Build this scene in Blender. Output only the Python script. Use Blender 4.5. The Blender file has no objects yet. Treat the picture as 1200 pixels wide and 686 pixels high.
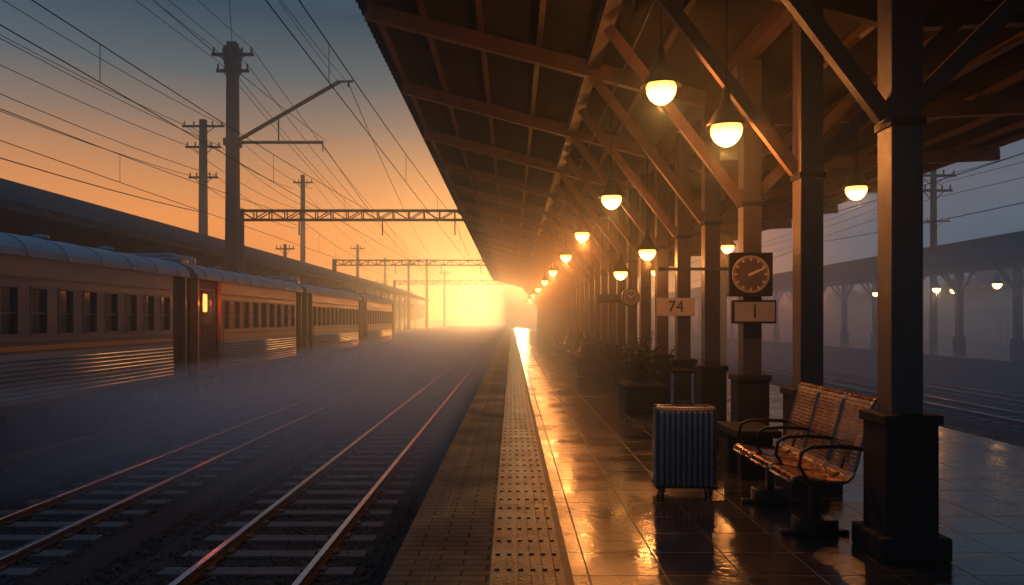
import bpy, bmesh, math, random
from mathutils import Vector, Matrix
random.seed(7)
S = bpy.context.scene
S.view_settings.view_transform='Standard'; S.view_settings.look='None'; S.view_settings.exposure=0

# ---------------------------------------------------------------- materials
def newmat(name):
    m=bpy.data.materials.new(name); m.use_nodes=True
    nt=m.node_tree; b=nt.nodes['Principled BSDF']; return m,nt,b
def N(nt,t,**kw):
    n=nt.nodes.new(t)
    for k,v in kw.items(): setattr(n,k,v)
    return n
def noise_mat(name,c1,c2,scale=3,rough=(0.5,0.8),metal=0.0,bump=0.0,bscale=40,stretch=(1,1,1),spec=0.5):
    m,nt,b=newmat(name)
    tc=N(nt,'ShaderNodeTexCoord'); mp=N(nt,'ShaderNodeMapping'); mp.inputs['Scale'].default_value=stretch
    nt.links.new(tc.outputs['Object'],mp.inputs[0])
    no=N(nt,'ShaderNodeTexNoise'); no.inputs['Scale'].default_value=scale; no.inputs['Detail'].default_value=6; no.inputs['Roughness'].default_value=0.65
    nt.links.new(mp.outputs[0],no.inputs['Vector'])
    cr=N(nt,'ShaderNodeValToRGB'); e=cr.color_ramp.elements
    e[0].position=.3; e[0].color=(*c1,1); e[1].position=.7; e[1].color=(*c2,1)
    nt.links.new(no.outputs['Fac'],cr.inputs[0]); nt.links.new(cr.outputs[0],b.inputs['Base Color'])
    mr=N(nt,'ShaderNodeMapRange'); mr.inputs[1].default_value=.3; mr.inputs[2].default_value=.7
    mr.inputs[3].default_value=rough[0]; mr.inputs[4].default_value=rough[1]
    nt.links.new(no.outputs['Fac'],mr.inputs[0]); nt.links.new(mr.outputs[0],b.inputs['Roughness'])
    b.inputs['Metallic'].default_value=metal
    b.inputs['Specular IOR Level'].default_value=spec
    if bump>0:
        n2=N(nt,'ShaderNodeTexNoise'); n2.inputs['Scale'].default_value=bscale; n2.inputs['Detail'].default_value=4
        nt.links.new(mp.outputs[0],n2.inputs['Vector'])
        bp=N(nt,'ShaderNodeBump'); bp.inputs['Strength'].default_value=bump; bp.inputs['Distance'].default_value=.02
        nt.links.new(n2.outputs['Fac'],bp.inputs['Height']); nt.links.new(bp.outputs[0],b.inputs['Normal'])
    return m
def emit_mat(name,c,s,c2=None,s2=None):
    m,nt,b=newmat(name)
    b.inputs['Base Color'].default_value=(*[min(1,x) for x in c],1)
    b.inputs['Emission Color'].default_value=(*c,1); b.inputs['Emission Strength'].default_value=s
    if c2:
        tc=N(nt,'ShaderNodeTexCoord'); sp=N(nt,'ShaderNodeSeparateXYZ'); nt.links.new(tc.outputs['Object'],sp.inputs[0])
        mr=N(nt,'ShaderNodeMapRange',interpolation_type='SMOOTHSTEP'); mr.inputs[1].default_value=-.19; mr.inputs[2].default_value=.02
        nt.links.new(sp.outputs['Z'],mr.inputs[0])
        mx=N(nt,'ShaderNodeMix',data_type='RGBA'); mx.inputs[6].default_value=(*[v*s for v in c],1); mx.inputs[7].default_value=(*[v*s2 for v in c2],1)
        nt.links.new(mr.outputs[0],mx.inputs[0]); nt.links.new(mx.outputs[2],b.inputs['Emission Color']); b.inputs['Emission Strength'].default_value=1
    m.cycles.emission_sampling='NONE'
    return m
def brick_mat(name,c1,c2,mortar,bw,bh,ms,rough,offset=0.0,bump=.4,spec=.5,coat=0):
    m,nt,b=newmat(name)
    tc=N(nt,'ShaderNodeTexCoord')
    br=N(nt,'ShaderNodeTexBrick'); br.offset=offset; br.squash=1
    br.inputs['Scale'].default_value=1; br.inputs['Brick Width'].default_value=bw; br.inputs['Row Height'].default_value=bh
    br.inputs['Mortar Size'].default_value=ms; br.inputs['Mortar Smooth'].default_value=.2
    br.inputs['Color1'].default_value=(*c1,1); br.inputs['Color2'].default_value=(*c2,1); br.inputs['Mortar'].default_value=(*mortar,1)
    nt.links.new(tc.outputs['Object'],br.inputs['Vector'])
    no=N(nt,'ShaderNodeTexNoise'); no.inputs['Scale'].default_value=1.3; no.inputs['Detail'].default_value=7
    nt.links.new(tc.outputs['Object'],no.inputs['Vector'])
    mx=N(nt,'ShaderNodeMix',data_type='RGBA',blend_type='MULTIPLY'); mx.inputs[0].default_value=.7
    cr=N(nt,'ShaderNodeValToRGB'); cr.color_ramp.elements[0].position=.3; cr.color_ramp.elements[0].color=(.45,.45,.45,1); cr.color_ramp.elements[1].position=.7; cr.color_ramp.elements[1].color=(1.2,1.2,1.2,1)
    nt.links.new(no.outputs['Fac'],cr.inputs[0])
    nt.links.new(br.outputs['Color'],mx.inputs[6]); nt.links.new(cr.outputs[0],mx.inputs[7]); nt.links.new(mx.outputs[2],b.inputs['Base Color'])
    mr=N(nt,'ShaderNodeMapRange'); mr.inputs[1].default_value=.35; mr.inputs[2].default_value=.65; mr.inputs[3].default_value=rough[0]; mr.inputs[4].default_value=rough[1]
    nt.links.new(no.outputs['Fac'],mr.inputs[0])
    ad=N(nt,'ShaderNodeMath',operation='MULTIPLY_ADD'); ad.inputs[1].default_value=.25
    nt.links.new(br.outputs['Fac'],ad.inputs[0]); nt.links.new(mr.outputs[0],ad.inputs[2]); nt.links.new(ad.outputs[0],b.inputs['Roughness'])
    n2=N(nt,'ShaderNodeTexNoise'); n2.inputs['Scale'].default_value=14; n2.inputs['Detail'].default_value=3
    nt.links.new(tc.outputs['Object'],n2.inputs['Vector'])
    sb=N(nt,'ShaderNodeMath',operation='MULTIPLY_ADD'); sb.inputs[1].default_value=-.8
    sc=N(nt,'ShaderNodeMath',operation='MULTIPLY'); sc.inputs[1].default_value=.8
    nt.links.new(n2.outputs['Fac'],sc.inputs[0]); nt.links.new(br.outputs['Fac'],sb.inputs[0]); nt.links.new(sc.outputs[0],sb.inputs[2])
    bp=N(nt,'ShaderNodeBump'); bp.inputs['Strength'].default_value=bump; bp.inputs['Distance'].default_value=.006
    nt.links.new(sb.outputs[0],bp.inputs['Height']); nt.links.new(bp.outputs[0],b.inputs['Normal'])
    b.inputs['Specular IOR Level'].default_value=spec
    return m

M={}
M['tile']=brick_mat('wet_floor_tiles',(.040,.039,.042),(.026,.027,.032),(.014,.014,.015),.45,.45,.006,(.11,.29),0,.5,1.0)
M['paver']=brick_mat('edge_pavers',(.020,.021,.023),(.012,.013,.015),(.006,.006,.007),.3,.1,.008,(.45,.7),.5,.6,.3)
M['tactile']=noise_mat('tactile_paving',(.10,.034,.014),(.18,.062,.024),4,(.32,.5),bump=.3,spec=.5)
M['line']=noise_mat('worn_line_paint',(.05,.035,.025),(.10,.07,.045),9,(.4,.6))
M['concrete']=noise_mat('old_concrete',(.05,.047,.044),(.10,.095,.09),2.5,(.65,.9),bump=.4,spec=.3)
M['ballast']=noise_mat('ballast_bed',(.008,.010,.012),(.028,.032,.036),22,(.8,.95),bump=1.0,bscale=30,spec=.2)
M['ground']=noise_mat('dark_ground',(.009,.011,.012),(.020,.022,.024),.8,(.85,.98),bump=.6,bscale=12,spec=.15)
M['stone']=noise_mat('ballast_stone',(.014,.017,.020),(.046,.050,.055),6,(.65,.9),spec=.25)
M['sleeper']=noise_mat('sleeper_concrete',(.045,.049,.054),(.10,.105,.11),5,(.6,.85),bump=.4,spec=.3)
M['railtop']=noise_mat('polished_rail_steel',(.55,.58,.62),(.75,.78,.82),12,(.16,.28),metal=1,stretch=(1,.05,1))
M['railside']=noise_mat('rusty_rail_side',(.03,.018,.012),(.07,.04,.025),10,(.6,.85))
M['wood']=noise_mat('painted_timber_column',(.045,.032,.030),(.09,.060,.050),3,(.30,.5),bump=.25,stretch=(6,6,.7))
M['beam']=noise_mat('timber_rafter',(.10,.055,.038),(.19,.105,.07),3,(.4,.65),bump=.25)
M['purlin']=noise_mat('timber_purlin',(.07,.036,.028),(.13,.068,.05),3,(.45,.7))
M['roof']=noise_mat('corrugated_sheet',(.032,.028,.032),(.070,.055,.056),1.2,(.5,.7),metal=.2)
M['darkroof']=noise_mat('dark_roof_sheet',(.012,.017,.024),(.028,.034,.044),1.2,(.7,.9),spec=.2)
M['black']=noise_mat('black_metal',(.012,.012,.013),(.028,.027,.027),6,(.3,.5),metal=.3)
M['wire']=noise_mat('cable_rubber',(.008,.008,.009),(.014,.014,.015),6,(.9,1),spec=.0)
M['pole']=noise_mat('weathered_pole',(.013,.018,.024),(.028,.034,.041),3,(.7,.9),spec=.2)
M['steel']=noise_mat('galvanised_steel',(.040,.052,.066),(.08,.10,.12),4,(.4,.65),metal=.4)
M['glow']=emit_mat('lit_lamp_glass',(1,.44,.11),15,(1,.28,.03),4.0)
M['glowfar']=emit_mat('lit_lamp_glass_far',(1,.55,.20),16)
M['shade']=noise_mat('enamel_shade',(.02,.016,.014),(.04,.03,.025),8,(.3,.45),metal=.4)
M['carA']=noise_mat('carriage_dark_paint',(.009,.034,.066),(.020,.056,.098),1.2,(.32,.52),metal=.0,bump=.12,bscale=5,stretch=(1,.6,3))
M['carB']=noise_mat('carriage_rust_paint',(.22,.085,.04),(.33,.135,.065),1.2,(.3,.5),metal=.35,bump=.12,bscale=5,stretch=(1,.6,3))
M['carS']=noise_mat('carriage_fluted_steel',(.075,.12,.165),(.15,.21,.27),1.5,(.33,.55),metal=.5,stretch=(1,.5,3))
M['carRoof']=noise_mat('carriage_roof_grey',(.08,.11,.145),(.15,.19,.235),1.2,(.32,.55),metal=.4,bump=.2,bscale=6)
M['stripe']=noise_mat('carriage_orange_stripe',(.30,.09,.03),(.42,.13,.05),4,(.35,.5))
M['glass']=noise_mat('carriage_window_glass',(.008,.01,.012),(.015,.017,.02),3,(.05,.12),spec=.8)
M['under']=noise_mat('underframe_black',(.010,.010,.012),(.022,.022,.024),5,(.55,.85),spec=.3)
M['red']=emit_mat('red_tail_lamp',(1,.16,.03),7)
M['case']=noise_mat('suitcase_shell',(.15,.175,.21),(.20,.225,.26),5,(.24,.36),spec=.6,metal=.3)
M['case_shaded']=noise_mat('suitcase_groove_shading',(.03,.035,.045),(.045,.05,.06),5,(.4,.5))  # shell colour darkened between the lighter ribs: groove shade painted in
M['case_trim']=noise_mat('suitcase_trim',(.01,.01,.012),(.02,.02,.022),9,(.35,.5))
M['chrome']=noise_mat('brushed_aluminium',(.50,.49,.48),(.7,.68,.66),20,(.25,.4),metal=.8)
M['seat']=noise_mat('bronze_seat_metal',(.24,.145,.095),(.36,.22,.15),9,(.20,.34),metal=.9)
M['white']=noise_mat('sign_white',(.45,.36,.27),(.6,.5,.4),6,(.4,.6))
M['signgrey']=noise_mat('sign_grey',(.24,.21,.18),(.32,.28,.24),6,(.4,.6))
M['dial']=noise_mat('clock_dial_dark',(.09,.055,.043),(.12,.078,.06),6,(.3,.5))
M['leaf']=noise_mat('plant_leaf',(.03,.045,.02),(.08,.10,.04),9,(.4,.6))
M['treeleaf']=noise_mat('tree_foliage',(.03,.045,.025),(.07,.085,.045),2,(.6,.8))
M['bark']=noise_mat('bark',(.04,.03,.025),(.08,.06,.05),6,(.7,.9))
M['soil']=noise_mat('soil',(.02,.014,.01),(.04,.03,.02),20,(.8,.95))

# ---------------------------------------------------------------- mesh builder
class B:
    def __init__(s): s.v=[]; s.f=[]
    def add(s,vs,fs):
        o=len(s.v); s.v+= [tuple(v) for v in vs]; s.f+=[tuple(o+i for i in f) for f in fs]
    def box(s,x0,x1,y0,y1,z0,z1,bev=0):
        if bev<=0:
            s.add([(x0,y0,z0),(x1,y0,z0),(x1,y1,z0),(x0,y1,z0),(x0,y0,z1),(x1,y0,z1),(x1,y1,z1),(x0,y1,z1)],
              [(0,3,2,1),(4,5,6,7),(0,1,5,4),(1,2,6,5),(2,3,7,6),(3,0,4,7)])
        else:
            bm=bmesh.new(); bmesh.ops.create_cube(bm,size=1)
            for v in bm.verts:
                v.co=Vector(((x0+x1)/2+v.co.x*(x1-x0),(y0+y1)/2+v.co.y*(y1-y0),(z0+z1)/2+v.co.z*(z1-z0)))
            bmesh.ops.bevel(bm,geom=bm.edges[:],offset=bev,segments=2 if bev<.03 else 4,affect='EDGES',profile=.5)
            bm.verts.ensure_lookup_table(); bm.verts.index_update()
            s.add([v.co[:] for v in bm.verts],[[v.index for v in f.verts] for f in bm.faces]); bm.free()
    def beam(s,p,q,w,h,up=(0,0,1)):
        p=Vector(p);q=Vector(q); d=(q-p).normalized(); u=Vector(up)
        if abs(d.dot(u))>.99: u=Vector((0,1,0))
        r=d.cross(u).normalized()*w/2; u=r.cross(d).normalized()*h/2
        vs=[p-r-u,p+r-u,p+r+u,p-r+u,q-r-u,q+r-u,q+r+u,q-r+u]
        s.add(vs,[(0,1,2,3),(7,6,5,4),(0,4,5,1),(1,5,6,2),(2,6,7,3),(3,7,4,0)])
    def cyl(s,p,q,r,n=10,r2=None):
        p=Vector(p);q=Vector(q); d=(q-p).normalized(); u=Vector((0,0,1)) if abs(d.z)<.9 else Vector((1,0,0))
        a=d.cross(u).normalized(); b=d.cross(a).normalized(); r2=r if r2 is None else r2
        vs=[p+(a*math.cos(t)+b*math.sin(t))*r for t in [2*math.pi*i/n for i in range(n)]]
        vs+=[q+(a*math.cos(t)+b*math.sin(t))*r2 for t in [2*math.pi*i/n for i in range(n)]]
        fs=[(i,(i+1)%n,n+(i+1)%n,n+i) for i in range(n)]+[tuple(range(n))[::-1],tuple(range(n,2*n))]
        s.add(vs,fs)
    def tube(s,pts,r,n=8):
        pts=[Vector(p) for p in pts]; rings=[]
        for i,p in enumerate(pts):
            d=(pts[min(i+1,len(pts)-1)]-pts[max(i-1,0)]).normalized()
            u=Vector((0,0,1)) if abs(d.z)<.95 else Vector((0,1,0))
            a=d.cross(u).normalized(); b=d.cross(a).normalized()
            rings.append([p+(a*math.cos(2*math.pi*k/n)+b*math.sin(2*math.pi*k/n))*r for k in range(n)])
        vs=[v for R in rings for v in R]; fs=[]
        for i in range(len(pts)-1):
            for k in range(n): fs.append((i*n+k,i*n+(k+1)%n,(i+1)*n+(k+1)%n,(i+1)*n+k))
        fs+= [tuple(range(n)),tuple(range((len(pts)-1)*n,len(pts)*n))[::-1]]
        s.add(vs,fs)
    def lathe(s,prof,c,n=20,axis='z'):
        cx,cy,cz=c; vs=[];fs=[]
        for r,z in prof:
            for k in range(n):
                t=2*math.pi*k/n
                if axis=='z': vs.append((cx+r*math.cos(t),cy+r*math.sin(t),cz+z))
                else: vs.append((cx+r*math.cos(t),cy+z,cz+r*math.sin(t)))
        for i in range(len(prof)-1):
            for k in range(n): fs.append((i*n+k,i*n+(k+1)%n,(i+1)*n+(k+1)%n,(i+1)*n+k))
        s.add(vs,fs)
    def build(s,name,mat,parent=None,smooth=False,bevel=0):
        me=bpy.data.meshes.new(name); me.from_pydata(s.v,[],s.f); me.update()
        bm=bmesh.new(); bm.from_mesh(me); bmesh.ops.recalc_face_normals(bm,faces=bm.faces); bm.to_mesh(me); bm.free()
        if smooth:
            for p in me.polygons: p.use_smooth=True
        me.materials.append(M[mat] if isinstance(mat,str) else mat)
        o=bpy.data.objects.new(name,me); S.collection.objects.link(o)
        if parent: o.parent=parent
        if bevel:
            md=o.modifiers.new('bev','BEVEL'); md.width=bevel; md.segments=2; md.limit_method='ANGLE'
        return o
def empty(name,loc=(0,0,0),rz=0):
    e=bpy.data.objects.new(name,None); e.location=loc; e.rotation_euler=(0,0,rz); S.collection.objects.link(e); e.empty_display_size=.2
    return e
def sheet(name,x0,x1,y0,y1,z,mat,parent=None):
    b=B(); b.add([(x0,y0,z),(x1,y0,z),(x1,y1,z),(x0,y1,z)],[(0,1,2,3)]); return b.build(name,mat,parent)

# ---------------------------------------------------------------- ground & platforms
sheet('ground',-1500,1500,-300,3000,-1.25,'ground')
b=B()
for (xa,xb) in ((-4.2,-1.1),(-7.5,-4.5),(-11.2,-8.1),(11.4,14.6),(14.9,17.6)):
    b.add([(xa,-10,-1.24),(xa+.35,-10,-1.12),(xb-.35,-10,-1.12),(xb,-10,-1.24),(xa,300,-1.24),(xa+.35,300,-1.12),(xb-.35,300,-1.12),(xb,300,-1.24)],[(0,1,5,4),(1,2,6,5),(2,3,7,6)])
b.build('ballast','ballast')
b=B()
for i in range(18000):
    y=3+19*random.random()**1.4; x=random.uniform(-8.2,-.95); r=random.uniform(.018,.042)
    z=-1.115 if any(xa+.3<x<xb-.3 for xa,xb in ((-4.2,-1.1),(-7.5,-4.5))) else -1.235
    c=Vector((x,y,z+r*.3)); rot=Matrix.Rotation(random.random()*6.28,3,'Z')@Matrix.Rotation(random.random()*6.28,3,'X')
    vs=[c+rot@Vector(d)*r*random.uniform(.7,1.2) for d in ((1,0,0),(-1,0,0),(0,1,0),(0,-1,0),(0,0,.8),(0,0,-.8))]
    b.add(vs,[(0,2,4),(2,1,4),(1,3,4),(3,0,4),(2,0,5),(1,2,5),(3,1,5),(0,3,5)])
b.build('ballast_stones','stone')

def track(cx,g,y0,y1):
    e=empty('railway_track')
    b=B(); y=y0
    while y<min(y1,130):
        b.box(cx-1.0,cx+1.0,y,y+.22,-1.2,-1.085+random.uniform(-.006,.006)); y+=.6
    b.build('sleepers','sleeper',e)
    b=B(); h=B(); f=B()
    for s in (-1,1):
        x=cx+s*g/2
        b.box(x-.065,x+.065,y0,y1,-1.085,-1.065); b.box(x-.012,x+.012,y0,y1,-1.065,-1.03)
        h.box(x-.036,x+.036,y0,y1,-1.03,-.99,.006)
        y=y0+.05
        while y<60:
            for t in (-1,1): f.box(x+t*.095-.03,x+t*.095+.03,y,y+.12,-1.085,-1.05)
            y+=.6
    b.build('rail_web','railside',e); h.build('rail_head','railtop',e); f.build('rail_clips','railside',e)
track(-2.62,1.16,-6,300); track(-5.9,1.08,-6,300); track(-9.7,1.16,-6,300); track(13.1,1.12,-6,300); track(16.2,1.1,-6,300)

pl=empty('platform')
PY0,PY1=-6,140
b=B(); b.box(-.66,6.2,PY0,PY1,-1.3,-.06); b.build('platform_body','concrete',pl)
b=B(); b.box(-.74,-.50,PY0,PY1,-.058,.0); b.box(6.02,6.28,PY0,PY1,-.058,.0); b.build('coping_kerb','paver',pl,bevel=.01)
sheet('edge_paving',-.498,-.13,PY0,PY1,.0,'paver',pl)
sheet('tactile_base',-.128,.31,PY0,PY1,.0,'tactile',pl)
sheet('painted_line',.312,.352,PY0,PY1,.0,'line',pl)
sheet('tiled_floor',.354,6.018,PY0,PY1,.0,'tile',pl)
b=B(); y=2.5
while y<55:
    for k in range(6):
        x=-.09+k*.072
        b.box(x-.014,x+.014,y,y+.24,.0005,.009,0)
    y+=.30
b.build('tactile_bars','tactile',pl)

# ---------------------------------------------------------------- main canopy
def zl(x):
    return 5.0-.26*x if x<3.4 else 4.116+(x-3.4)*.045
cp=empty('platform_canopy')
XL,XR=-1.95,8.5; CY0,CY1=-3,78
def corr(b,xs,zf,y0,y1,pitch,amp,dz):
    n=int((y1-y0)/(pitch/4)); vs=[];fs=[]; m=len(xs)
    for i in range(n+1):
        y=y0+i*pitch/4; a=[0,1,0,-1][i%4]*amp
        for x in xs: vs.append((x,y,zf(x)+dz+a))
    for i in range(n):
        for j in range(m-1): fs.append((i*m+j,i*m+j+1,(i+1)*m+j+1,(i+1)*m+j))
    b.add(vs,fs)
b=B(); corr(b,[XL-.16,.7,3.4,6,XR+.16],zl,CY0,CY1,.22,.034,.27); b.build('corrugated_roof','roof',cp,smooth=False)
cols=[1.65,3.3,4.95]+[6.75+1.65*i for i in range(60)]
cols=[c for c in cols if c<CY1-1]
b=B(); ped=B(); pl2=B(); br=B(); cap=B()
for y in cols:
    x=2.5 if abs(y-4.95)<.01 else 2.6
    b.box(x-.10,x+.10,y-.10,y+.10,.9,zl(x)+.0,.008)
    ped.box(x-.165,x+.165,y-.165,y+.165,.14,.9,.012); cap.box(x-.185,x+.185,y-.185,y+.185,.84,.905,.01)
    pl2.box(x-.22,x+.22,y-.22,y+.22,0.0,.15,.015)
    br.beam((x-.1,y,2.8),(x-1.55,y,zl(x-1.55)-.03),.075,.11)
    br.beam((x+.1,y,2.9),(x+1.3,y,zl(x+1.3)-.03),.075,.11)
    cap.box(x-.112,x+.112,y-.112,y+.112,2.73,2.78)
b.build('columns','wood',cp); ped.build('column_pedestals','under',cp); cap.build('pedestal_caps','under',cp); pl2.build('column_plinths','under',cp); br.build('diagonal_braces','beam',cp)
b=B()
ry=[.15,3.45]+[6.75+3.3*i for i in range(26)]
for y in ry:
    if y>CY1: continue
    b.beam((XL+.05,y,zl(XL)+.03),(3.38,y,zl(3.38)+.03),.11,.20)
    b.beam((3.42,y,zl(3.42)+.03),(XR-.05,y,zl(XR)+.03),.11,.20)
b.build('rafters','beam',cp)
b=B()
for x in (-1.85,-1.15,-.4,.35,1.05,1.8,2.6,3.4,4.3,5.2,6.1,7.0,7.8,8.4):
    w=.16 if x in (1.05,2.6) else .07; h=.2 if x in(1.05,2.6) else .09
    b.box(x-w/2,x+w/2,CY0+.05,CY1-.05,zl(x)+.232-h,zl(x)+.222)
b.build('purlins','purlin',cp)
b=B(); b.cyl((1.36,CY0,zl(1.36)-.09),(1.36,CY1,zl(1.36)-.09),.015,6); b.cyl((4.66,CY0,zl(4.66)-.09),(4.66,CY1,zl(4.66)-.09),.015,6); b.build('conduit','black',cp)

# ---------------------------------------------------------------- pendant lamps
def lamp(x,y,z,ceil,glow='glow',sc=1.0,watt=0,col=(1,.33,.075)):
    e=empty('pendant_lamp',(x,y,z))
    b=B(); b.cyl((0,0,.26*sc),(0,0,ceil-z),.007,6); b.lathe([(.0,0),(.05,0),(.05,-.04),(0,-.04)],(0,0,ceil-z),10); b.build('cord',"black",e)
    b=B(); b.lathe([(.0,.34),(.02,.34),(.032,.31),(.036,.22),(.055,.20),(.06,.165),(.085,.14),(.115,.09),(.145,.035),(.178,-.01),(.185,-.025),(.172,-.02),(.14,.02),(.11,.07),(.07,.11),(.03,.13)],(0,0,0),24)
    o=b.build('shade','shade',e,True); o.scale=(sc,)*3
    b=B(); b.lathe([(.03,.09),(.09,.04),(.125,.0),(.140,-.035),(.132,-.085),(.105,-.135),(.065,-.17),(.028,-.185),(.0005,-.188)],(0,0,0),14)
    o=b.build('glass_bulb',glow,e,True); o.scale=(sc,)*3
    if watt:
        ld=bpy.data.lights.new('lamp_light','POINT'); ld.energy=watt; ld.color=col; ld.shadow_soft_size=.04
        lo=bpy.data.objects.new('lamp_light',ld); lo.location=(0,0,-.24*sc); S.collection.objects.link(lo); lo.parent=e
    return e
L=[(1.36,7.0,3.65,50),(1.36,10.5,3.2,46),(1.36,14.9,3.2,54),(1.36,19.4,3.15,65),(1.36,25.5,3.15,85),(1.36,32,3.15,100),(1.36,40,3.15,110),(1.36,50,3.15,110),(1.36,60,3.15,90),(1.36,72,3.15,0),
   (1.87,6.7,3.2,56),(2.22,12.6,2.66,26),(2.22,15.7,2.5,0),
   (4.66,10.4,3.31,32),(4.66,16.6,3.12,30),(4.66,25,3.12,30),(4.66,35,3.12,0),(4.66,48,3.12,0)]
for x,y,z,wt in L: lamp(x,y,z,zl(x)+.0,watt=wt)

# ---------------------------------------------------------------- suitcase
e=empty('suitcase',(1.48,6.6,0),math.radians(-4))
b=B(); b.box(-.255,.255,-.13,.13,.07,.755,.05); b.build('shell','case_shaded',e,True)
b=B()
for i in range(10):
    x=-.207+i*.046
    b.box(x-.014,x+.014,-.154,.154,.10,.725,.010)
b.box(-.258,.258,-.11,-.02,.068,.765,.03); b.box(-.258,.258,.02,.11,.068,.765,.03)
b.build('ribs','case',e,True)
b=B(); b.box(-.261,.261,-.012,.012,.064,.768,.004)
for sx in(-1,1):
    for sy in (-1,1):
        b.cyl((sx*.2-.014,sy*.1,.028),(sx*.2+.014,sy*.1,.028),.028,14); b.box(sx*.2-.024,sx*.2+.024,sy*.1-.02,sy*.1+.02,.035,.075,.005)
        b.box(sx*.236-.026,sx*.236+.026,sy*.115-.026,sy*.115+.026,.066,.11,.015)
b.tube([(-.07,-.0,.762),(-.06,0,.79),(.06,0,.79),(.07,0,.762)],.011)
b.tube([(.257,-.0,.35),(.285,0,.37),(.285,0,.47),(.257,0,.49)],.010)
b.box(-.09,.09,.075,.125,.75,.772,.008)
b.tube([(-.1,.1,1.04),(-.07,.1,1.055),(.07,.1,1.055),(.1,.1,1.04)],.018)
b.build('trim_wheels_and_grips','case_trim',e)
b=B()
for sx in(-1,1): b.cyl((sx*.088,.1,.75),(sx*.088,.1,1.045),.012,10)
b.build('telescopic_handle','chrome',e)

# ---------------------------------------------------------------- benches
def bench(loc,rz=0):
    e=empty('platform_bench',loc,rz)
    ctrl=[(0,.405),(.015,.437),(.06,.445),(.15,.425),(.27,.405),(.36,.405),(.41,.44),(.44,.52),(.475,.66),(.515,.80),(.55,.93),(.58,.965),(.60,.95)]
    P=[Vector((c[0],0,c[1])) for c in ctrl]; pts=[]
    for i in range(len(P)-1):
        p0=P[max(i-1,0)];p1=P[i];p2=P[i+1];p3=P[min(i+2,len(P)-1)]
        for k in range(8):
            t=k/8; pts.append(.5*((2*p1)+(-p0+p2)*t+(2*p0-5*p1+4*p2-p3)*t*t+(-p0+3*p1-3*p2+p3)*t**3))
    pts.append(P[-1])
    ln=[0]
    for i in range(1,len(pts)): ln.append(ln[-1]+(pts[i]-pts[i-1]).length)
    def at(s):
        for i in range(1,len(pts)):
            if ln[i]>=s:
                t=(s-ln[i-1])/max(1e-6,ln[i]-ln[i-1]); return pts[i-1].lerp(pts[i],t),(pts[i]-pts[i-1]).normalized()
        return pts[-1],(pts[-1]-pts[-2]).normalized()
    b=B(); fr=B()
    W=.415; pitch=.455
    for k in range(3):
        y0=k*pitch; y1=y0+W
        s=.015
        while s<ln[-1]-.01:
            p,d=at(s); n=Vector((-d.z,0,d.x))
            b.beam(p+Vector((0,y0+.012,0)),p+Vector((0,y1-.012,0)),.023,.010,up=n); s+=.028
        for yy in (y0,y0+W/3,y0+2*W/3,y1):
            q=[p+Vector((0,yy,0)) for p in pts[::3]+[pts[-1]]]
            if yy not in (y0,y1): q=[v+Vector((.004,0,-.011)) for v in q]
            fr.tube(q,.0115 if yy in (y0,y1) else .006,6)
        fr.tube([at(0)[0]+Vector((0,y0,0)),at(0)[0]+Vector((0,y1,0))],.0115,6)
        fr.tube([pts[-1]+Vector((0,y0,0)),pts[-1]+Vector((0,y1,0))],.0115,6)
    b.build('seat_slats','seat',e); fr.build('seat_frames','seat',e,True)
    b=B(); Lh=2*pitch+W
    b.box(.20,.27,-.02,Lh+.02,.335,.385,.006)
    for yy in (.2,Lh-.2):
        b.box(.205,.265,yy-.03,yy+.03,.03,.335,.006); b.box(.0,.47,yy-.03,yy+.03,.0,.035,.008)
        b.box(.1,.37,yy-.09,yy+.09,.0,.12,.01)
        b.beam((.25,yy,.34),(.42,yy,.43),.05,.03); b.beam((.42,yy,.43),(.49,yy,.66),.05,.025)
    for k in range(3):
        yy=k*pitch+W/2
        b.beam((.05,yy,.415),(.4,yy,.385),.04,.02)
    for yy in (-.02,pitch-.02,2*pitch-.02,Lh+.02):
        b.tube([(.24,yy,.37),(.10,yy,.42),(.045,yy,.52),(.06,yy,.61),(.12,yy,.645),(.25,yy,.65),(.40,yy,.645),(.475,yy,.63)],.014,8)
    b.build('legs_and_armrests','black',e,True)
    return e
bench((1.88,5.17,0))
bench((1.95,26.0,0)); bench((1.95,34.0,0))
e=empty('concrete_bench',(2.28,7.45,0))
b=B(); b.box(-.2,.22,-.35,.35,.40,.47,.01); b.box(-.14,.16,-.28,-.14,0,.4,.01); b.box(-.14,.16,.14,.28,0,.4,.01); b.build('slab_and_legs','under',e)

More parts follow.
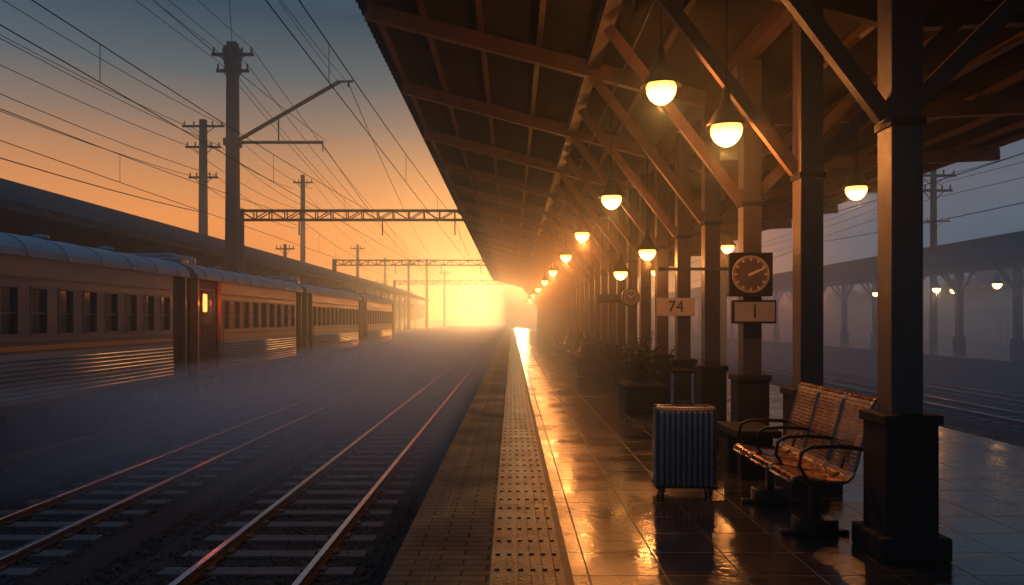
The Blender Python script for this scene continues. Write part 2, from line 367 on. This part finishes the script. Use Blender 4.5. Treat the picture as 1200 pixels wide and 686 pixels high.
# ---------------------------------------------------------------- clocks & signs
def text(s,size,loc,mat,parent,ext=.002):
    c=bpy.data.curves.new('numeral','FONT'); c.body=s; c.size=size; c.extrude=ext; c.align_x='CENTER'; c.align_y='CENTER'
    o=bpy.data.objects.new('lettering',c); o.rotation_euler=(math.pi/2,0,0); o.location=loc; c.materials.append(M[mat]); S.collection.objects.link(o); o.parent=parent
def clock(loc,w,square=True,hour=2,minute=11):
    e=empty('station_clock',loc); h=w/2
    b=B()
    if square:
        b.box(-h,h,-.06,.06,-h,h,.012); 
        for (a,c,d,f) in ((-h,h,h-.03,h),(-h,h,-h,-h+.03),(-h,-h+.03,-h+.031,h-.031),(h-.03,h,-h+.031,h-.031)): b.box(a,c,-.075,-.0605,d,f,.003)
    else: b.lathe([(0,.06),(h,.06),(h,-.07),(h*.93,-.075),(h*.9,-.06),(0,-.06)],(0,0,0),32,'y')
    b.build('case','black',e)
    b=B(); R=h*.84; b.lathe([(0,-.064),(R*.97,-.064),(R*.97,-.0615)],(0,0,0),40,'y'); b.build('dial','dial',e)
    b=B(); b.lathe([(R*.97,-.066),(R*.99,-.072),(R*1.03,-.066),(R*1.03,-.0605)],(0,0,0),40,'y')
    for i in range(60):
        t=i*math.pi/30; r0=R*(.74 if i%5==0 else .86); r1=R*.93; w2=.018 if i%5==0 else .006
        b.beam((r0*math.sin(t),-.0665,r0*math.cos(t)),(r1*math.sin(t),-.0665,r1*math.cos(t)),w2*w/.45,.003,up=(0,1,0))
    th=(hour+minute/60)*math.pi/6; tm=minute*math.pi/30
    b.beam((-.15*R*math.sin(th),-.070,-.15*R*math.cos(th)),(R*.5*math.sin(th),-.070,R*.5*math.cos(th)),.026*w/.45,.003,up=(0,1,0))
    b.beam((-.15*R*math.sin(tm),-.074,-.15*R*math.cos(tm)),(R*.8*math.sin(tm),-.074,R*.8*math.cos(tm)),.017*w/.45,.003,up=(0,1,0))
    b.lathe([(0,-.078),(.018*w/.45,-.078),(.018*w/.45,-.066)],(0,0,0),12,'y')
    b.build('hands_and_marks','white',e)
    return e
e=clock((2.52,8.17,1.98),.46)
b=B(); b.beam((-.23,0,.06),(-.92,0,.06),.03,.03); b.lathe([(0,-.02),(.03,-.02),(.03,.02),(0,.02)],(-.93,0,.06),10); b.box(-.04,.04,.06,.145,-.05,.05); b.build('bracket_arm','steel',e)
e=empty('platform_number_sign',(2.57,8.17,1.585))
b=B(); b.box(-.235,.235,-.035,.035,-.125,.125,.012); b.build('frame','black',e)
b=B(); b.box(-.213,.213,-.04,-.036,-.103,.103); b.build('panel','signgrey',e)
b=B(); b.box(-.04,.04,.035,.145,-.04,.04); b.build('bracket','black',e)
text('1',.2,(0,-.043,0),'black',e)
e=empty('coach_sign',(2.44,11.45,1.69))
b=B(); b.box(-.285,.285,-.02,.02,-.135,.135,.01); b.build('panel','white',e)
b=B(); b.box(-.03,.03,.02,.15,-.03,.03); b.box(.1,.16,.02,.17,-.03,.03); b.build('bracket','black',e)
text('74',.24,(0,-.023,0),'black',e)
e=clock((2.25,14.6,1.93),.34,False,10,10)
b=B(); b.cyl((0,0,.17),(0,0,zl(2.25)-1.93),.014,8); b.build('drop_rod','black',e)
e=empty('hanging_sign',(2.35,18.0,2.0)); b=B(); b.box(-.35,.35,-.02,.02,-.1,.1,.01); b.cyl((-.25,0,.1),(-.25,0,2.3),.01,6); b.cyl((.25,0,.1),(.25,0,2.3),.01,6); b.build('panel_and_rods','black',e)

# ---------------------------------------------------------------- planter
def planter(loc,n=1):
    e=empty('potted_plant',loc)
    b=B()
    b.box(-.31,.31,-.45,.45,.0,.40,.015); b.box(-.34,.34,-.48,.48,.40,.46,.012); b.build('planter_box','under',e)
    b=B(); b.box(-.28,.28,-.42,.42,.455,.475); b.build('soil','soil',e)
    st=B(); lf=B()
    for i in range(60):
        a=random.random()*6.28; ln=random.uniform(.35,.95); lean=random.uniform(.05,.65)
        p0=Vector((random.uniform(-.15,.15),random.uniform(-.25,.25),.46))
        d=Vector((math.cos(a)*lean,math.sin(a)*lean,1)).normalized(); pts=[]
        for k in range(6):
            t=k/5; pts.append(p0+d*ln*t+Vector((math.cos(a),math.sin(a),0))*lean*.2*t*t-Vector((0,0,.15*lean*t*t)))
        st.tube(pts,.005,4)
        for k in range(10):
            t=random.uniform(.25,1); idx=min(int(t*5),4); p=pts[idx].lerp(pts[idx+1],t*5-idx)
            aa=random.random()*6.28; dd=Vector((math.cos(aa),math.sin(aa),random.uniform(-.3,.7))).normalized(); l=random.uniform(.06,.14); w=dd.cross(Vector((0,0,1))).normalized()*l*.22
            lf.add([p,p+dd*l*.45+w,p+dd*l-Vector((0,0,.02)),p+dd*l*.45-w],[(0,1,2,3)])
    st.build('stems','bark',e); lf.build('leaves','leaf',e)
planter((2.13,12.6,0)); planter((2.13,21.6,0))

# ---------------------------------------------------------------- train
def carriage(y0,y1,upper,vest=False,first=False):
    e=empty('railway_carriage',(-9.7,y0,0)); Ln=y1-y0; hw=1.4
    Z0,ZW0,ZW1,ZT=.12,1.24,2.06,2.58
    lo=B(); up=B(); gl=B(); rb=B(); fr=B(); sp=B()
    v0=1.7 if vest else .9
    for s in (-1,1):
        x=s*hw; xi=s*(hw-.09)
        a,b_=sorted((x,xi))
        lo.box(a,b_,v0,Ln-.9,Z0,.92); up.box(a,b_,v0,Ln-.9,.92,ZW0); up.box(a,b_,v0,Ln-.9,ZW1,ZT)
        n=int((Ln-.9-v0-.3)/.75); pit=(Ln-.9-v0)/n
        for i in range(n+1):
            yc=v0+i*pit; w=pit-.46
            up.box(a,b_,max(v0,yc-w/2),min(Ln-.9,yc+w/2),ZW0,ZW1)
        g=s*(hw-.055); gl.box(min(g,g-s*.01),max(g,g-s*.01),v0+.05,Ln-.95,ZW0,ZW1)
        for i in range(n):
            yc=v0+(i+.5)*pit; f0=s*(hw+.012); f1=s*(hw-.05); p,q=sorted((f0,f1))
            fr.box(p,q,yc-.23,yc+.23,ZW0-.02,ZW0+.02); fr.box(p,q,yc-.23,yc+.23,ZW1-.02,ZW1+.02)
            fr.box(p,q,yc-.245,yc-.215,ZW0,ZW1); fr.box(p,q,yc+.215,yc+.245,ZW0,ZW1)
            m0,m1=sorted((s*(hw-.02),s*(hw-.05))); fr.box(m0,m1,yc-.215,yc+.215,1.60,1.63)
        for k in range(9):
            z=.17+k*.08; rb.tube([(x,v0,z),(x,Ln-.9,z)],.022,8)
        p,q=sorted((s*(hw+.012),s*(hw-.01))); sp.box(p,q,v0,Ln-.9,.97,1.05); 
        p,q=sorted((s*(hw+.02),s*(hw-.01))); fr.box(p,q,v0,Ln-.9,2.22,2.25); fr.box(p,q,0.1,Ln-.1,Z0-.05,Z0+.02); fr.box(p,q,v0,Ln-.9,1.12,1.145)
    ve=B(); xi=hw-.14
    ve.box(-xi,xi,.12,v0,Z0,ZT); ve.box(-xi,xi,Ln-.9,Ln-.12,Z0,ZT)
    ve.box(-.5,.5,-.28,.12,.3,2.4); ve.box(-.5,.5,Ln-.12,Ln+.2,.3,2.4)
    for s in (-1,1):
        p,q=sorted((s*hw,s*(hw-.2)))
        for yy in (.1,Ln-.18): up.box(p,q,yy,yy+.08,Z0,ZT)
        dh,dk=sorted((s*(xi+.02),s*(xi-.02)))
        fr.box(dh,dk,.35,.39,.2,2.35); fr.box(dh,dk,v0-.16,v0-.12,.2,2.35); fr.box(dh,dk,.39,v0-.16,2.31,2.35)
        gl.box(dh,dk,.55,v0-.32,1.35,2.05)
        fr.tube([(s*(hw+.05),v0+.05,.5),(s*(hw+.05),v0+.05,1.3)],.015,6)
        for k in range(4):
            z=.05-k*.24; xo=s*(hw+.02+.03*k); p,q=sorted((xo,xo-s*.24)); fr.box(p,q,.35,v0-.15 if not vest else 1.3,z-.02,z+.01)
        for yy in (.34,(v0-.14 if not vest else 1.31)): fr.beam((s*(hw-.05),yy,.12),(s*(hw+.06),yy,-.72),.02,.12)
    lo.build('lower_side_panels','carS',e); up.build('upper_side_panels',upper,e); gl.build('windows','glass',e); rb.build('fluting','carS',e,True); fr.build('frames_rails_and_steps','steel',e); sp.build('stripe','stripe',e); ve.build('vestibules','under',e)
    b=B(); prof=[]
    for i in range(17):
        t=math.pi*i/16; c=math.cos(t); sn=math.sin(t)
        prof.append((-(hw+.04)*math.copysign(abs(c)**.75,c),ZT+.50*max(sn,0)**.85))
    m=len(prof); vs=[(x,-.02,z) for x,z in prof]+[(x,Ln+.02,z) for x,z in prof]
    b.add(vs,[(i,i+1,m+i+1,m+i) for i in range(m-1)]+[tuple(range(m)),tuple(range(m,2*m))])
    b.build('roof','carRoof',e,False)
    b=B()
    y=.6
    while y<Ln-.3:
        pts=[(x*1.003,y,z+.004) for x,z in prof]; b.tube(pts,.009,5); y+=1.2
    y=1.2
    while y<Ln-1:
        for x in (-.55,.55): b.lathe([(0,.16),(.14,.14),(.16,.09),(.09,.06),(.09,-.1)],(x,y,3.0),10)
        y+=2.4
    b.box(-.62,.62,.35,1.9,2.95,3.29,.05)
    for k in range(8): b.box(-.64,.64,.45+k*.17,.53+k*.17,3.07,3.24)
    b.box(-1.0,1.0,.05,.45,2.9,3.15,.05)
    b.build('roof_vents','carRoof',e)
    b=B(); b.box(-1.2,1.2,.3,Ln-.3,-.12,.10)
    for (ya,yb) in ((Ln*.36,Ln*.44),(Ln*.47,Ln*.58),(Ln*.61,Ln*.66)):
        for s in(-1,1):
            p,q=sorted((s*1.28,s*.6)); b.box(p,q,ya,yb,-.62,-.1,.02)
    for yc in (Ln*.17+.4,Ln*.83-.4):
        for s in (-1,1):
            p,q=sorted((s*.95,s*.85)); b.box(p,q,yc-1.25,yc+1.25,-.62,-.4,.02)
            for yy in (-.85,.85):
                b.cyl((s*.52,yc+yy,-.57),(s*.66,yc+yy,-.57),.42,20); b.box(*sorted((s*1.0,s*.84)),yc+yy-.14,yc+yy+.14,-.7,-.42,.02)
            for k in range(4): b.cyl((s*.92,yc-.25+.17*k,-.42),(s*.92,yc-.25+.17*k,-.12),.06,8)
    b.box(-.12,.12,-.5,.1,-.1,.12); b.build('underframe_and_bogies','under',e)
    if vest:
        b=B(); b.box(hw-.12,hw-.07,.66,.90,1.72,2.2,.02); b.build('tail_lamp','red',e)
        b=B(); b.box(hw-.13,hw-.09,.62,.94,1.68,2.24,.01); b.tube([(hw-.11,.78,1.1),(hw-.11,.78,1.68)],.02,6); b.build('lamp_housing','steel',e)
        ld=bpy.data.lights.new('tail_lamp_light','POINT'); ld.energy=26; ld.color=(1,.14,.03); ld.shadow_soft_size=.05
        lo=bpy.data.objects.new('tail_lamp_light',ld); lo.location=(hw+.06,.8,1.95); S.collection.objects.link(lo); lo.parent=e
    return e
carriage(-6,8.3,'carA'); carriage(8.9,19.7,'carA'); carriage(20.2,30.4,'carB',True); carriage(31.0,42.4,'carB'); carriage(43.0,54,'carB')

# ---------------------------------------------------------------- side station canopies
def side_canopy(xe,ze,xr,zr,xb,zb,y0,y1,xc,plx0,plx1,sp,wall=None):
    e=empty('station_canopy')
    def zf(x):
        if (x-xe)*(xr-x)>=0: return ze+(zr-ze)*(x-xe)/(xr-xe)
        return zr+(zb-zr)*(x-xr)/(xb-xr)
    b=B(); corr(b,[xe,xr,xb],zf,y0,y1,.2,.025,0); b.build('roof','darkroof',e)
    b=B(); s=1 if xe>xc else -1
    b.box(min(xe,xe-s*.06),max(xe,xe-s*.06),y0,y1,ze-.24,ze-.04); b.box(xr-.08,xr+.08,y0,y1,zr-.2,zr-.04); b.build('fascia_and_ridge','pole',e)
    b=B(); y=y0+1
    while y<y1:
        b.box(xc-.13,xc+.13,y-.13,y+.13,0,zf(xc)-.1); b.box(xc-.2,xc+.2,y-.2,y+.2,0,.7)
        b.beam((xc,y,2.6),(xc+s*1.3,y,zf(xc+s*1.3)-.12),.08,.1); b.beam((xc,y,2.6),(xc-s*1.3,y,zf(xc-s*1.3)-.12),.08,.1)
        b.beam((xc,y,2.7),(xc,y+1.1,3.7),.08,.1); b.beam((xc,y,2.7),(xc,y-1.1,3.7),.08,.1)
        b.beam((xe,y,ze-.1),(xr,y,zr-.12),.08,.12); b.beam((xr,y,zr-.12),(xb,y,zb-.1),.08,.12); y+=sp
    b.box(xc-.07,xc+.07,y0,y1,3.7,3.86); b.build('columns_and_trusses','pole',e)
    b=B(); b.box(plx0,plx1,y0-3,y1+20,-1.3,-.004); b.build('platform_slab','concrete',e)
    sheet('platform_paving',plx0+.01,plx1-.01,y0-3,y1+20,.0,'tile',e)
    if wall is not None:
        w=B(); w.box(wall,wall+.2,y0,y1,0,3.6)
        w.build('back_wall','darkroof',e)
side_canopy(-12.9,4.55,-17,6.2,-21,4.9,-5,120,-15.5,-24,-12.2,5.0,wall=-20)
side_canopy(19,4.0,23,5.5,27,4.3,6,120,21.2,18.0,30,4.2)
for y,wt in ((24.5,0),(27,40),(31.5,0),(36,55),(42,0),(50,50),(60,0),(75,0)): lamp(19.9,y,3.0,3.9,'glowfar',1.25,watt=wt,col=(1,.5,.17))
for x,y in ((23,34),(23,40),(24,46),(23,60),(25,52)): lamp(x,y,3.1,5.0,'glowfar',1.25)

# ---------------------------------------------------------------- poles, gantries
def pole(x,y,h,w=.4,arms=(),name='utility_pole'):
    e=empty(name,(x,y,-1.25)); H=h+1.25
    b=B()
    vs=[(sx*w/2,sy*w/2,0) for sx,sy in((-1,-1),(1,-1),(1,1),(-1,1))]+[(sx*w*.36,sy*w*.36,H) for sx,sy in((-1,-1),(1,-1),(1,1),(-1,1))]
    b.add(vs,[(0,1,2,3),(4,5,6,7),(0,1,5,4),(1,2,6,5),(2,3,7,6),(3,0,4,7)])
    b.build('mast','pole',e)
    b=B()
    for dz,l in arms:
        b.box(-l,l,-.06,.06,H-dz-.06,H-dz+.06)
        for xx in (-l*.9,-l*.45,l*.45,l*.9):
            b.lathe([(0,.0),(.05,.02),(.03,.08),(.06,.12),(.03,.18),(.05,.22),(0,.26)],(xx,0,H-dz+.06),8)
        b.beam((-l*.6,0,H-dz),(0,0,H-dz-.6),.04,.04); b.beam((l*.6,0,H-dz),(0,0,H-dz-.6),.04,.04)
    if arms: b.build('crossarms','pole',e)
    return e,H
e,H=pole(-12,33,13.4,.55,((.5,.9),(1.2,.7)),'catenary_mast')
b=B(); z=9.1+1.25
b.beam((0,-.1,z),(3.9,-.1,z),.11,.11); b.beam((.2,-.1,z+.05),(4.6,-.1,z+2.6),.13,.13); b.beam((4.6,-.1,z+2.6),(5.2,-.1,z+2.62),.08,.08)
for k in range(6): b.lathe([(.02,-.03),(.08,0),(.02,.03)],(.6+.1*k,-.1,z+.28+.06*k),10)
b.beam((2.0,-.1,z+1.1),(2.0,-.1,z),.05,.05); b.beam((3.9,-.1,z+.05),(3.9,-.1,z-.4),.04,.04); b.lathe([(.0,.16),(.05,.1),(.05,-.1),(0,-.16)],(5.0,-.1,z+2.5),8)
b.box(-.3,.3,-.32,.32,z-.15,z+.15); b.box(-.28,.28,-.3,.3,H-1.0,H-.2)
b.build('cantilever_arm','pole',e)
pole(-19.3,48,14.0,.5,((.4,1.3),(1.7,1.1),(3.6,.9)))
pole(-19.5,71.6,15,.45,((.7,.9),)); pole(-19.5,97,11,.4,((.5,.9),)); pole(-19.5,66,8,.3,((.4,.8),)); pole(-19.5,118,11,.4,((.5,.9),))
pole(-13.2,98,9,.35,((.4,.9),)); pole(-12.2,110,10.2,.4,((.4,1.2),)); pole(-11,125,9.5,.4,((.4,1.0),))
pole(22.5,41,9.5,.3,((.3,1.2),(1.1,1.0)),'catenary_mast'); pole(33,60,9.5,.3,((.3,1.2),),'catenary_mast')
def gantry(x0,x1,y,z):
    e=empty('catenary_gantry'); b=B()
    for zz in (z,z+.42):
        for yy in (y-.2,y+.2): b.beam((x0,yy,zz),(x1,yy,zz),.07,.07)
    x=x0; n=0
    while x<x1-.5:
        for yy in (y-.2,y+.2):
            b.beam((x,yy,z),(x,yy,z+.42),.045,.045); b.beam((x,yy,z if n%2 else z+.42),(x+.7,yy,z+.42 if n%2 else z),.04,.04)
        b.beam((x,y-.2,z),(x,y+.2,z),.04,.04); x+=.7; n+=1
    for xx in (x0,x1): b.box(xx-.15,xx+.15,y-.15,y+.15,-1.25,z+.5)
    for xx in (-2.6,-5.9,-9.7): b.beam((xx,y,z),(xx,y,z-.7),.05,.05)
    b.build('truss_and_posts','pole',e)
gantry(-12.4,9.6,35,6.05); gantry(-14.8,9.6,64,6.05); gantry(-15,9.6,98,6.05)

# ---------------------------------------------------------------- wires
wr=B()
def wire(a,c,sag=.6,r=.018,n=14):
    a=Vector(a);c=Vector(c); pts=[]
    for i in range(n+1):
        t=i/n; p=a.lerp(c,t); p.z-=4*sag*t*(1-t); pts.append(p)
    wr.tube(pts,r,4)
for dx,z in ((-1.2,13.7),(1.2,13.7),(-1,12.4),(1.0,12.4),(-.8,10.5),(.8,10.5)):
    wire((-19.3+dx,48,z),(-19.3+dx,-4,z+.3),1.0,.018); wire((-19.3+dx,48,z),(-19.5+dx*.7,71.6,z if z>13 else z-.5),.5,.02)
wire((-19.3,48,8.2),(-19.3,-4,8.6),.8,.024)
for dx in(-.8,.8): wire((-19.5+dx,71.6,14.5),(-19.5+dx,118,10.6),.8,.02)
for dx,z in ((-.8,13.2),(.8,13.2),(-.5,12.5),(.6,12.5)):
    wire((-12+dx,33,z),(-12+dx,-15,z+.2),.8,.014); wire((-12+dx,33,z),(-12.2+dx,110,z-3.2),1.6,.018)
for cx,zc in ((-2.62,4.9),(-5.9,4.9),(-9.7,4.9)):
    spans=[(-29,35),(35,64),(64,98),(98,150)]
    for ya,yb in spans:
        wire((cx,ya,zc+1.25),(cx,yb,zc+1.25),.75,.010,20); 
        wr.tube([(cx,ya,zc),(cx,yb,zc)],.009,4)
        n=8
        for i in range(1,n):
            t=i/n; zz=zc+1.25-4*.75*t*(1-t); y=ya+(yb-ya)*t; wr.tube([(cx,y,zc),(cx,y,zz)],.006,3)
wire((-8.0,33,9.2),(-8,-15,9.6),.8,.014); wire((-7.0,33,11.6),(-7.0,-15,12),.8,.014); wire((-7.0,33,11.6),(-9,98,8),1.2); wire((-8.1,33,9.0),(-9,98,6.3),1.2)
wire((-7.2,33,11.4),(-4.6,-15,9.4),.6,.012)
wire((-12,33,13.0),(-3.2,8,10.0),.5,.012)
for x,z in ((12.3,6.9),(13.2,6.2),(16.2,5.6),(22,8.9),(23.3,8.9),(22.5,8.0)):
    wire((x,-5,z+.2),(x,41,z),.5,.014); wire((x,41,z),(x,90,z-.3),.5,.016)
wr.build('overhead_wires','wire')

# ---------------------------------------------------------------- distant trees
def treeline(pts):
    tr=B(); lf=B()
    for (x,y,h) in pts:
        tr.cyl((x,y,-1.3),(x+random.uniform(-.3,.3),y,h*.55),.22,6,.1)
        for k in range(9):
            a=random.random()*6.28; r=random.uniform(.3,.5)*h*.6; c=Vector((x+math.cos(a)*r*.7,y+math.sin(a)*r*.7,h*random.uniform(.3,.92)))
            tr.cyl((x,y,h*.3),c,.08,4,.03)
            for j in range(110):
                v=Vector((random.gauss(0,1),random.gauss(0,1),random.gauss(0,.7)))*h*.095; p=c+v
                u=Vector((random.uniform(-1,1),random.uniform(-1,1),random.uniform(-1,1))).normalized()*.28; w=u.cross(Vector((random.random(),random.random(),random.random()))).normalized()*.2
                lf.add([p-u,p+w,p+u,p-w],[(0,1,2,3)])
    e=empty('distant_trees'); tr.build('trunks','bark',e); lf.build('foliage','treeleaf',e)
random.seed(3)
T=[(random.uniform(52,64),40+i*6+random.uniform(-2,2),random.uniform(5,8)) for i in range(18)]
T+=[(random.uniform(-40,-26),85+i*7+random.uniform(-2,2),random.uniform(5,9)) for i in range(10)]
T+=[(random.uniform(-24,-16),135+i*6,random.uniform(5,8)) for i in range(6)]
treeline(T)

# ---------------------------------------------------------------- mist
def mist(name,x0,x1,y0,y1,z0,z1,dens,g,col):
    b=B(); b.box(x0,x1,y0,y1,z0,z1)
    m=bpy.data.materials.new(name); m.use_nodes=True; nt=m.node_tree; nt.nodes.clear()
    out=nt.nodes.new('ShaderNodeOutputMaterial'); v=nt.nodes.new('ShaderNodeVolumeScatter')
    v.inputs['Color'].default_value=(*col,1); v.inputs['Density'].default_value=dens; v.inputs['Anisotropy'].default_value=g
    nt.links.new(v.outputs[0],out.inputs['Volume']); M[name]=m
    b.build(name,m)
mist('haze',-70,70,-12,170,-1.22,9,.0065,.86,(.62,.83,1))
mist('ground_mist',-12.1,-.9,10.5,168,-1.21,.45,.115,.0,(.45,.76,1))
mist('canopy_mist',-.6,8.3,12,130,.02,3.95,.024,.80,(1,.80,.62))
mist('opposite_track_mist',8.9,60,11,166,-1.20,3.3,.026,.0,(.42,.76,1))

# ---------------------------------------------------------------- world
SUN_EL=math.radians(1.7); SUN_AZ=math.radians(.5)
sd=Vector((math.sin(SUN_AZ)*math.cos(SUN_EL),math.cos(SUN_AZ)*math.cos(SUN_EL),math.sin(SUN_EL)))
w=bpy.data.worlds.new('World'); S.world=w; w.use_nodes=True; nt=w.node_tree; nt.nodes.clear()
out=N(nt,'ShaderNodeOutputWorld')
tc=N(nt,'ShaderNodeTexCoord'); nm=N(nt,'ShaderNodeVectorMath',operation='NORMALIZE'); nt.links.new(tc.outputs['Generated'],nm.inputs[0])
sx=N(nt,'ShaderNodeSeparateXYZ'); nt.links.new(nm.outputs[0],sx.inputs[0])
def ramp(stops):
    r=N(nt,'ShaderNodeValToRGB'); e=r.color_ramp.elements
    while len(e)>1: e.remove(e[0])
    e[0].position=stops[0][0]; e[0].color=(*stops[0][1],1)
    for p,c in stops[1:]:
        q=e.new(p); q.color=(*c,1)
    nt.links.new(sx.outputs['Z'],r.inputs[0]); return r
warm=ramp([(0,(.86,.25,.055)),(.06,(.98,.32,.07)),(.12,(.95,.35,.09)),(.18,(.60,.27,.11)),(.235,(.28,.19,.14)),(.29,(.10,.125,.14)),(.36,(.028,.064,.095)),(.5,(.05,.15,.26)),(1,(.09,.28,.50))])
cool=ramp([(0,(.026,.10,.20)),(.08,(.045,.115,.20)),(.15,(.12,.135,.18)),(.22,(.08,.12,.17)),(.4,(.05,.14,.24)),(1,(.09,.28,.50))])
def dot(vec):
    d=N(nt,'ShaderNodeVectorMath',operation='DOT_PRODUCT'); nt.links.new(nm.outputs[0],d.inputs[0]); d.inputs[1].default_value=vec; return d
d1=dot((math.sin(math.radians(-16)),math.cos(math.radians(-16)),0))
mr=N(nt,'ShaderNodeMapRange',interpolation_type='SMOOTHSTEP'); mr.inputs[1].default_value=.74; mr.inputs[2].default_value=.95
nt.links.new(d1.outputs['Value'],mr.inputs[0])
mx=N(nt,'ShaderNodeMix',data_type='RGBA'); nt.links.new(mr.outputs[0],mx.inputs[0]); nt.links.new(cool.outputs[0],mx.inputs[6]); nt.links.new(warm.outputs[0],mx.inputs[7])
d2=dot(tuple(sd)); mxx=N(nt,'ShaderNodeMath',operation='MAXIMUM'); mxx.inputs[1].default_value=0; nt.links.new(d2.outputs['Value'],mxx.inputs[0])
pw=N(nt,'ShaderNodeMath',operation='POWER'); pw.inputs[1].default_value=70; nt.links.new(mxx.outputs[0],pw.inputs[0])
hs=N(nt,'ShaderNodeVectorMath',operation='SCALE'); hs.inputs[0].default_value=(.55,.26,.08); nt.links.new(pw.outputs[0],hs.inputs['Scale'])
ad=N(nt,'ShaderNodeVectorMath',operation='ADD'); nt.links.new(mx.outputs[2],ad.inputs[0]); nt.links.new(hs.outputs[0],ad.inputs[1])
bg1=N(nt,'ShaderNodeBackground'); bg1.inputs['Strength'].default_value=1; nt.links.new(ad.outputs[0],bg1.inputs['Color'])
sky=N(nt,'ShaderNodeTexSky',sky_type='NISHITA'); sky.sun_disc=False; sky.sun_elevation=SUN_EL; sky.sun_rotation=SUN_AZ
bg2=N(nt,'ShaderNodeBackground'); bg2.inputs['Strength'].default_value=.003; nt.links.new(sky.outputs[0],bg2.inputs['Color'])
sm=N(nt,'ShaderNodeAddShader'); nt.links.new(bg1.outputs[0],sm.inputs[0]); nt.links.new(bg2.outputs[0],sm.inputs[1]); nt.links.new(sm.outputs[0],out.inputs['Surface'])
sl=bpy.data.lights.new('sun','SUN'); sl.energy=1.15; sl.angle=math.radians(1.5); sl.color=(1,.46,.15)
so=bpy.data.objects.new('sun',sl); so.rotation_euler=(-sd).to_track_quat('-Z','Y').to_euler(); S.collection.objects.link(so)

# ---------------------------------------------------------------- camera
c=bpy.data.cameras.new('camera'); c.lens=27; c.sensor_width=36; c.shift_y=32/1200; c.clip_end=5000
co=bpy.data.objects.new('camera',c); co.location=(0,0,1.5); co.rotation_euler=(math.pi/2,0,0); S.collection.objects.link(co); S.camera=co
